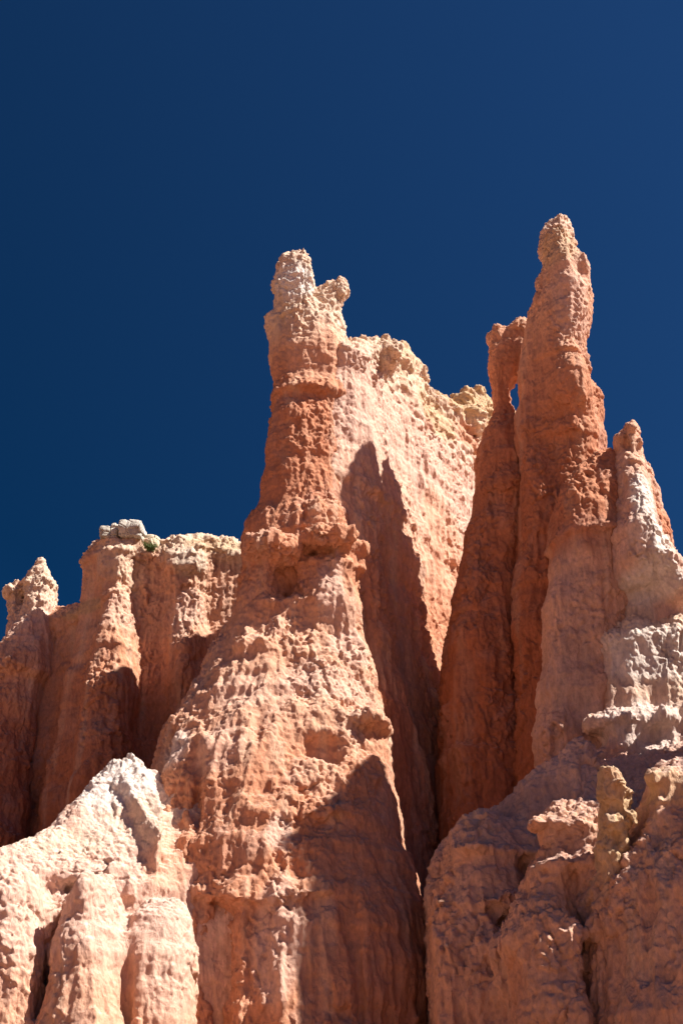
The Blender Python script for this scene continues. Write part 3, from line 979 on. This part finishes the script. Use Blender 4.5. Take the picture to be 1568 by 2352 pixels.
def turret():
    r = Rock(1001, rill=.2, nod=.2, bed=.12, h=.08, crumble=(zat(1420, 50), .22))
    r.clip = ((-15.5, 36, 2), (0, 60, 40))
    r.add(Column([(1294, 84, 98, 50, .25), (1318, 64, 114, 50, .5), (1350, 54, 132, 50, .8), (1400, 52, 140, 50, 1.), (1450, 40, 136, 50, 1.2), (1490, 16, 134, 50, 1.5), (1530, -5, 130, 50, 1.8), (1600, -20, 100, 50, 2.1), (1800, -40, 95, 49.8, 2.4), (2300, -60, 90, 49.5, 2.8)], n=2.3))
    r.add(Column([(1346, 14, 44, 50, .3), (1362, 8, 50, 50, .5), (1385, 16, 52, 50, .4), (1440, 20, 70, 50, .6), (1500, 10, 80, 50, 1.)], k=.2))
    r.ledge(60, 1535, .2, .8, .14)
    root = thing("rock_turret", "crumbling pointed turret at the far left edge beside the low saddle", "turret", (-12, 50, 2))
    zt = zat(1420, 50)
    emit(r, root, [("broken_tip", "buff crumbling tip", lambda x, y, z: z > zt), ("turret_base", None, None)],
         [(3, DEEP), (14, DEEP), (18, RED), (20, PEACH), (22, PINK), (24, CREAM)])


YS = 1.012
turret()
YS = 1.0

# ------------------------------------------------------------------ loose blocks on the cliff
def block(label, ul, ur, vt, vb, Y, ry, col, seed, group=None, n=7):
    r = Rock(seed, rill=.03, nod=.05, bed=.06, h=.04, fine=.8, zmin=zat(vb, Y) - .12)
    um = .5 * (ul + ur)
    q = (ur - ul) * .06
    r.add(Column([(vt, ul + q, ur - q, Y, ry * .9), (.4 * vt + .6 * vb, ul, ur, Y, ry), (vb, ul + q, ur - q, Y, ry * .9), (vb + 30, ul + q, ur - q, Y, ry * .9)], n=n, ztop=zat(vt, Y)))
    p = P(um, vb, Y)
    V, Q = r.mesh()
    V, Q = subdivide(V, Q)
    x, y, z = V[:, 0], V[:, 1], V[:, 2]
    f1, e1 = facets(x * 3, y * 3, z * 3, seed)
    N = normals(V, Q)
    V = V + N * (.045 * f1 - .03 * np.exp(-(e1 / .08) ** 2))[:, None].astype(f32)
    N = normals(V, Q)
    C = np.array(col)[None] * (1 + .25 * pnoise(x * 2, y * 2, z * 3, seed) + .15 * pnoise(x * 8, y * 8, z * 8, seed))[:, None]
    root = bpy.data.objects.new("anchor", None)
    root.location = p
    o = put_mesh("boulder", V, Q, root, label, np.clip(C, .02, .85), N)
    o.parent = None
    o.location = p
    bpy.data.objects.remove(root)
    o["category"] = "boulder"
    if group:
        o["group"] = group


YS = .975
G = "grey blocks capping the far left cliff"
block("small grey block at the very left corner of the cliff top", 227, 256, 1217, 1240, 49.7, .5, (.50, .45, .38), 1201, G)
block("narrow upright grey block second along the row on the cliff top", 258, 275, 1209, 1240, 49.7, .45, (.55, .49, .41), 1202, G)
block("squarish pale grey block between the narrow block and the widest block", 276, 297, 1207, 1240, 49.7, .5, (.60, .55, .47), 1203, G)
block("widest grey block at the right end of the cliff-top row", 298, 339, 1206, 1240, 49.7, .55, (.60, .55, .48), 1204, G)
block("rounded cream boulder behind the green bush on the cliff top", 329, 366, 1233, 1264, 50, .5, (.66, .55, .40), 1205, None, 2.4)
YS = 1.0

# ------------------------------------------------------------------ bush and stones lie on what is built above
bpy.context.view_layer.update()
DG = bpy.context.evaluated_depsgraph_get()


def look(u, v):
    ok, loc, nrm, *_ = sc.ray_cast(DG, Vector(EYE), Vector(ray(u, v)).normalized())
    return loc, nrm


def bush():
    m = bpy.data.materials.new("leaf_green")
    m.use_nodes = True
    b = m.node_tree.nodes["Principled BSDF"]
    b.inputs["Base Color"].default_value = (.12, .17, .03, 1)
    b.inputs["Roughness"].default_value = .7
    no = m.node_tree.nodes.new("ShaderNodeTexNoise")
    no.inputs["Scale"].default_value = 9
    rp = m.node_tree.nodes.new("ShaderNodeValToRGB")
    rp.color_ramp.elements[0].position, rp.color_ramp.elements[1].position = .35, .65
    rp.color_ramp.elements[0].color, rp.color_ramp.elements[1].color = (.05, .09, .015, 1), (.16, .22, .04, 1)
    m.node_tree.links.new(no.outputs[0], rp.inputs[0])
    m.node_tree.links.new(rp.outputs[0], b.inputs["Base Color"])
    c, _ = look(345, 1263)
    c = np.array(c) + np.array((0, -.1, -.12))
    root = thing("shrub", "small green bush growing on the far left cliff top", "shrub", tuple(c))
    rs = np.random.RandomState(5)
    V, Q = [], []
    stems = [(np.array((a, rs.uniform(-.12, .12), .22 + .12 * rs.rand()))) for a in np.linspace(-.26, .26, 11)]
    for k in range(1500):
        t = stems[rs.randint(len(stems))]
        p = t * rs.uniform(.25, 1.05) + rs.normal(0, .045, 3)
        p[2] = max(p[2], .0)
        a, bb = rs.normal(size=3), rs.normal(size=3)
        a /= np.linalg.norm(a)
        bb = np.cross(a, bb)
        bb /= np.linalg.norm(bb)
        L = rs.uniform(.018, .034)
        i = len(V)
        V += [p - a * L, p + bb * L * .4, p + a * L, p - bb * L * .4]
        Q.append((i, i + 1, i + 2, i + 3))
    put_mesh("foliage", np.array(V, dtype=f32) + c.astype(f32), np.array(Q), root, None, mat=m)
    wood = bpy.data.materials.new("twig_brown")
    wood.use_nodes = True
    wood.node_tree.nodes["Principled BSDF"].inputs["Base Color"].default_value = (.12, .08, .05, 1)
    for t in stems:
        V, Q = [], []
        for q in range(6):
            f = q / 5
            for k in range(4):
                an = k * math.pi / 2
                V.append(t * f + np.array((math.cos(an), math.sin(an), 0)) * (.008 * (1 - .7 * f)) + np.array((0, 0, -.05 * (1 - f))))
        for q in range(5):
            for k in range(4):
                Q.append((q * 4 + k, q * 4 + (k + 1) % 4, q * 4 + 4 + (k + 1) % 4, q * 4 + 4 + k))
        put_mesh("stem", np.array(V, dtype=f32) + c.astype(f32), np.array(Q), root, None, mat=wood)


bush()


def stones():
    import bmesh
    first = None
    for k, (u, v, d) in enumerate(((1446, 1436, .10), (1462, 1431, .07), (1418, 1452, .08), (1500, 1440, .07), (1404, 1478, .06))):
        c, n = look(u, v + 6)
        bm = bmesh.new()
        bmesh.ops.create_icosphere(bm, subdivisions=2, radius=d)
        rs = np.random.RandomState(90 + k)
        ax = rs.normal(size=(7, 3))
        ax /= np.linalg.norm(ax, axis=1, keepdims=True)
        for q in bm.verts:
            p = np.array(q.co)
            for a in ax:
                e = p @ a - d * .66
                if e > 0:
                    p = p - a * e
            q.co = p * np.array((1, 1, .75))
        me = bpy.data.meshes.new("stone")
        bm.to_mesh(me)
        bm.free()
        ca = me.color_attributes.new("rock_colour", 'FLOAT_COLOR', 'POINT')
        ca.data.foreach_set("color", np.tile(np.array((.7, .6, .52, 1), dtype=f32), (len(me.vertices), 1)).ravel())
        me.materials.append(MAT)
        o = bpy.data.objects.new("stone", me)
        COL.objects.link(o)
        o.location = Vector(c) + Vector((0, .05, d * .35))
        o["label"] = "small pale stone resting near the rim of the sunlit right-hand slope"
        o["category"] = "stone"
        o["group"] = "small stones on the rim of the right slope"


stones()
print('total %.1fs' % (time.time() - T0))
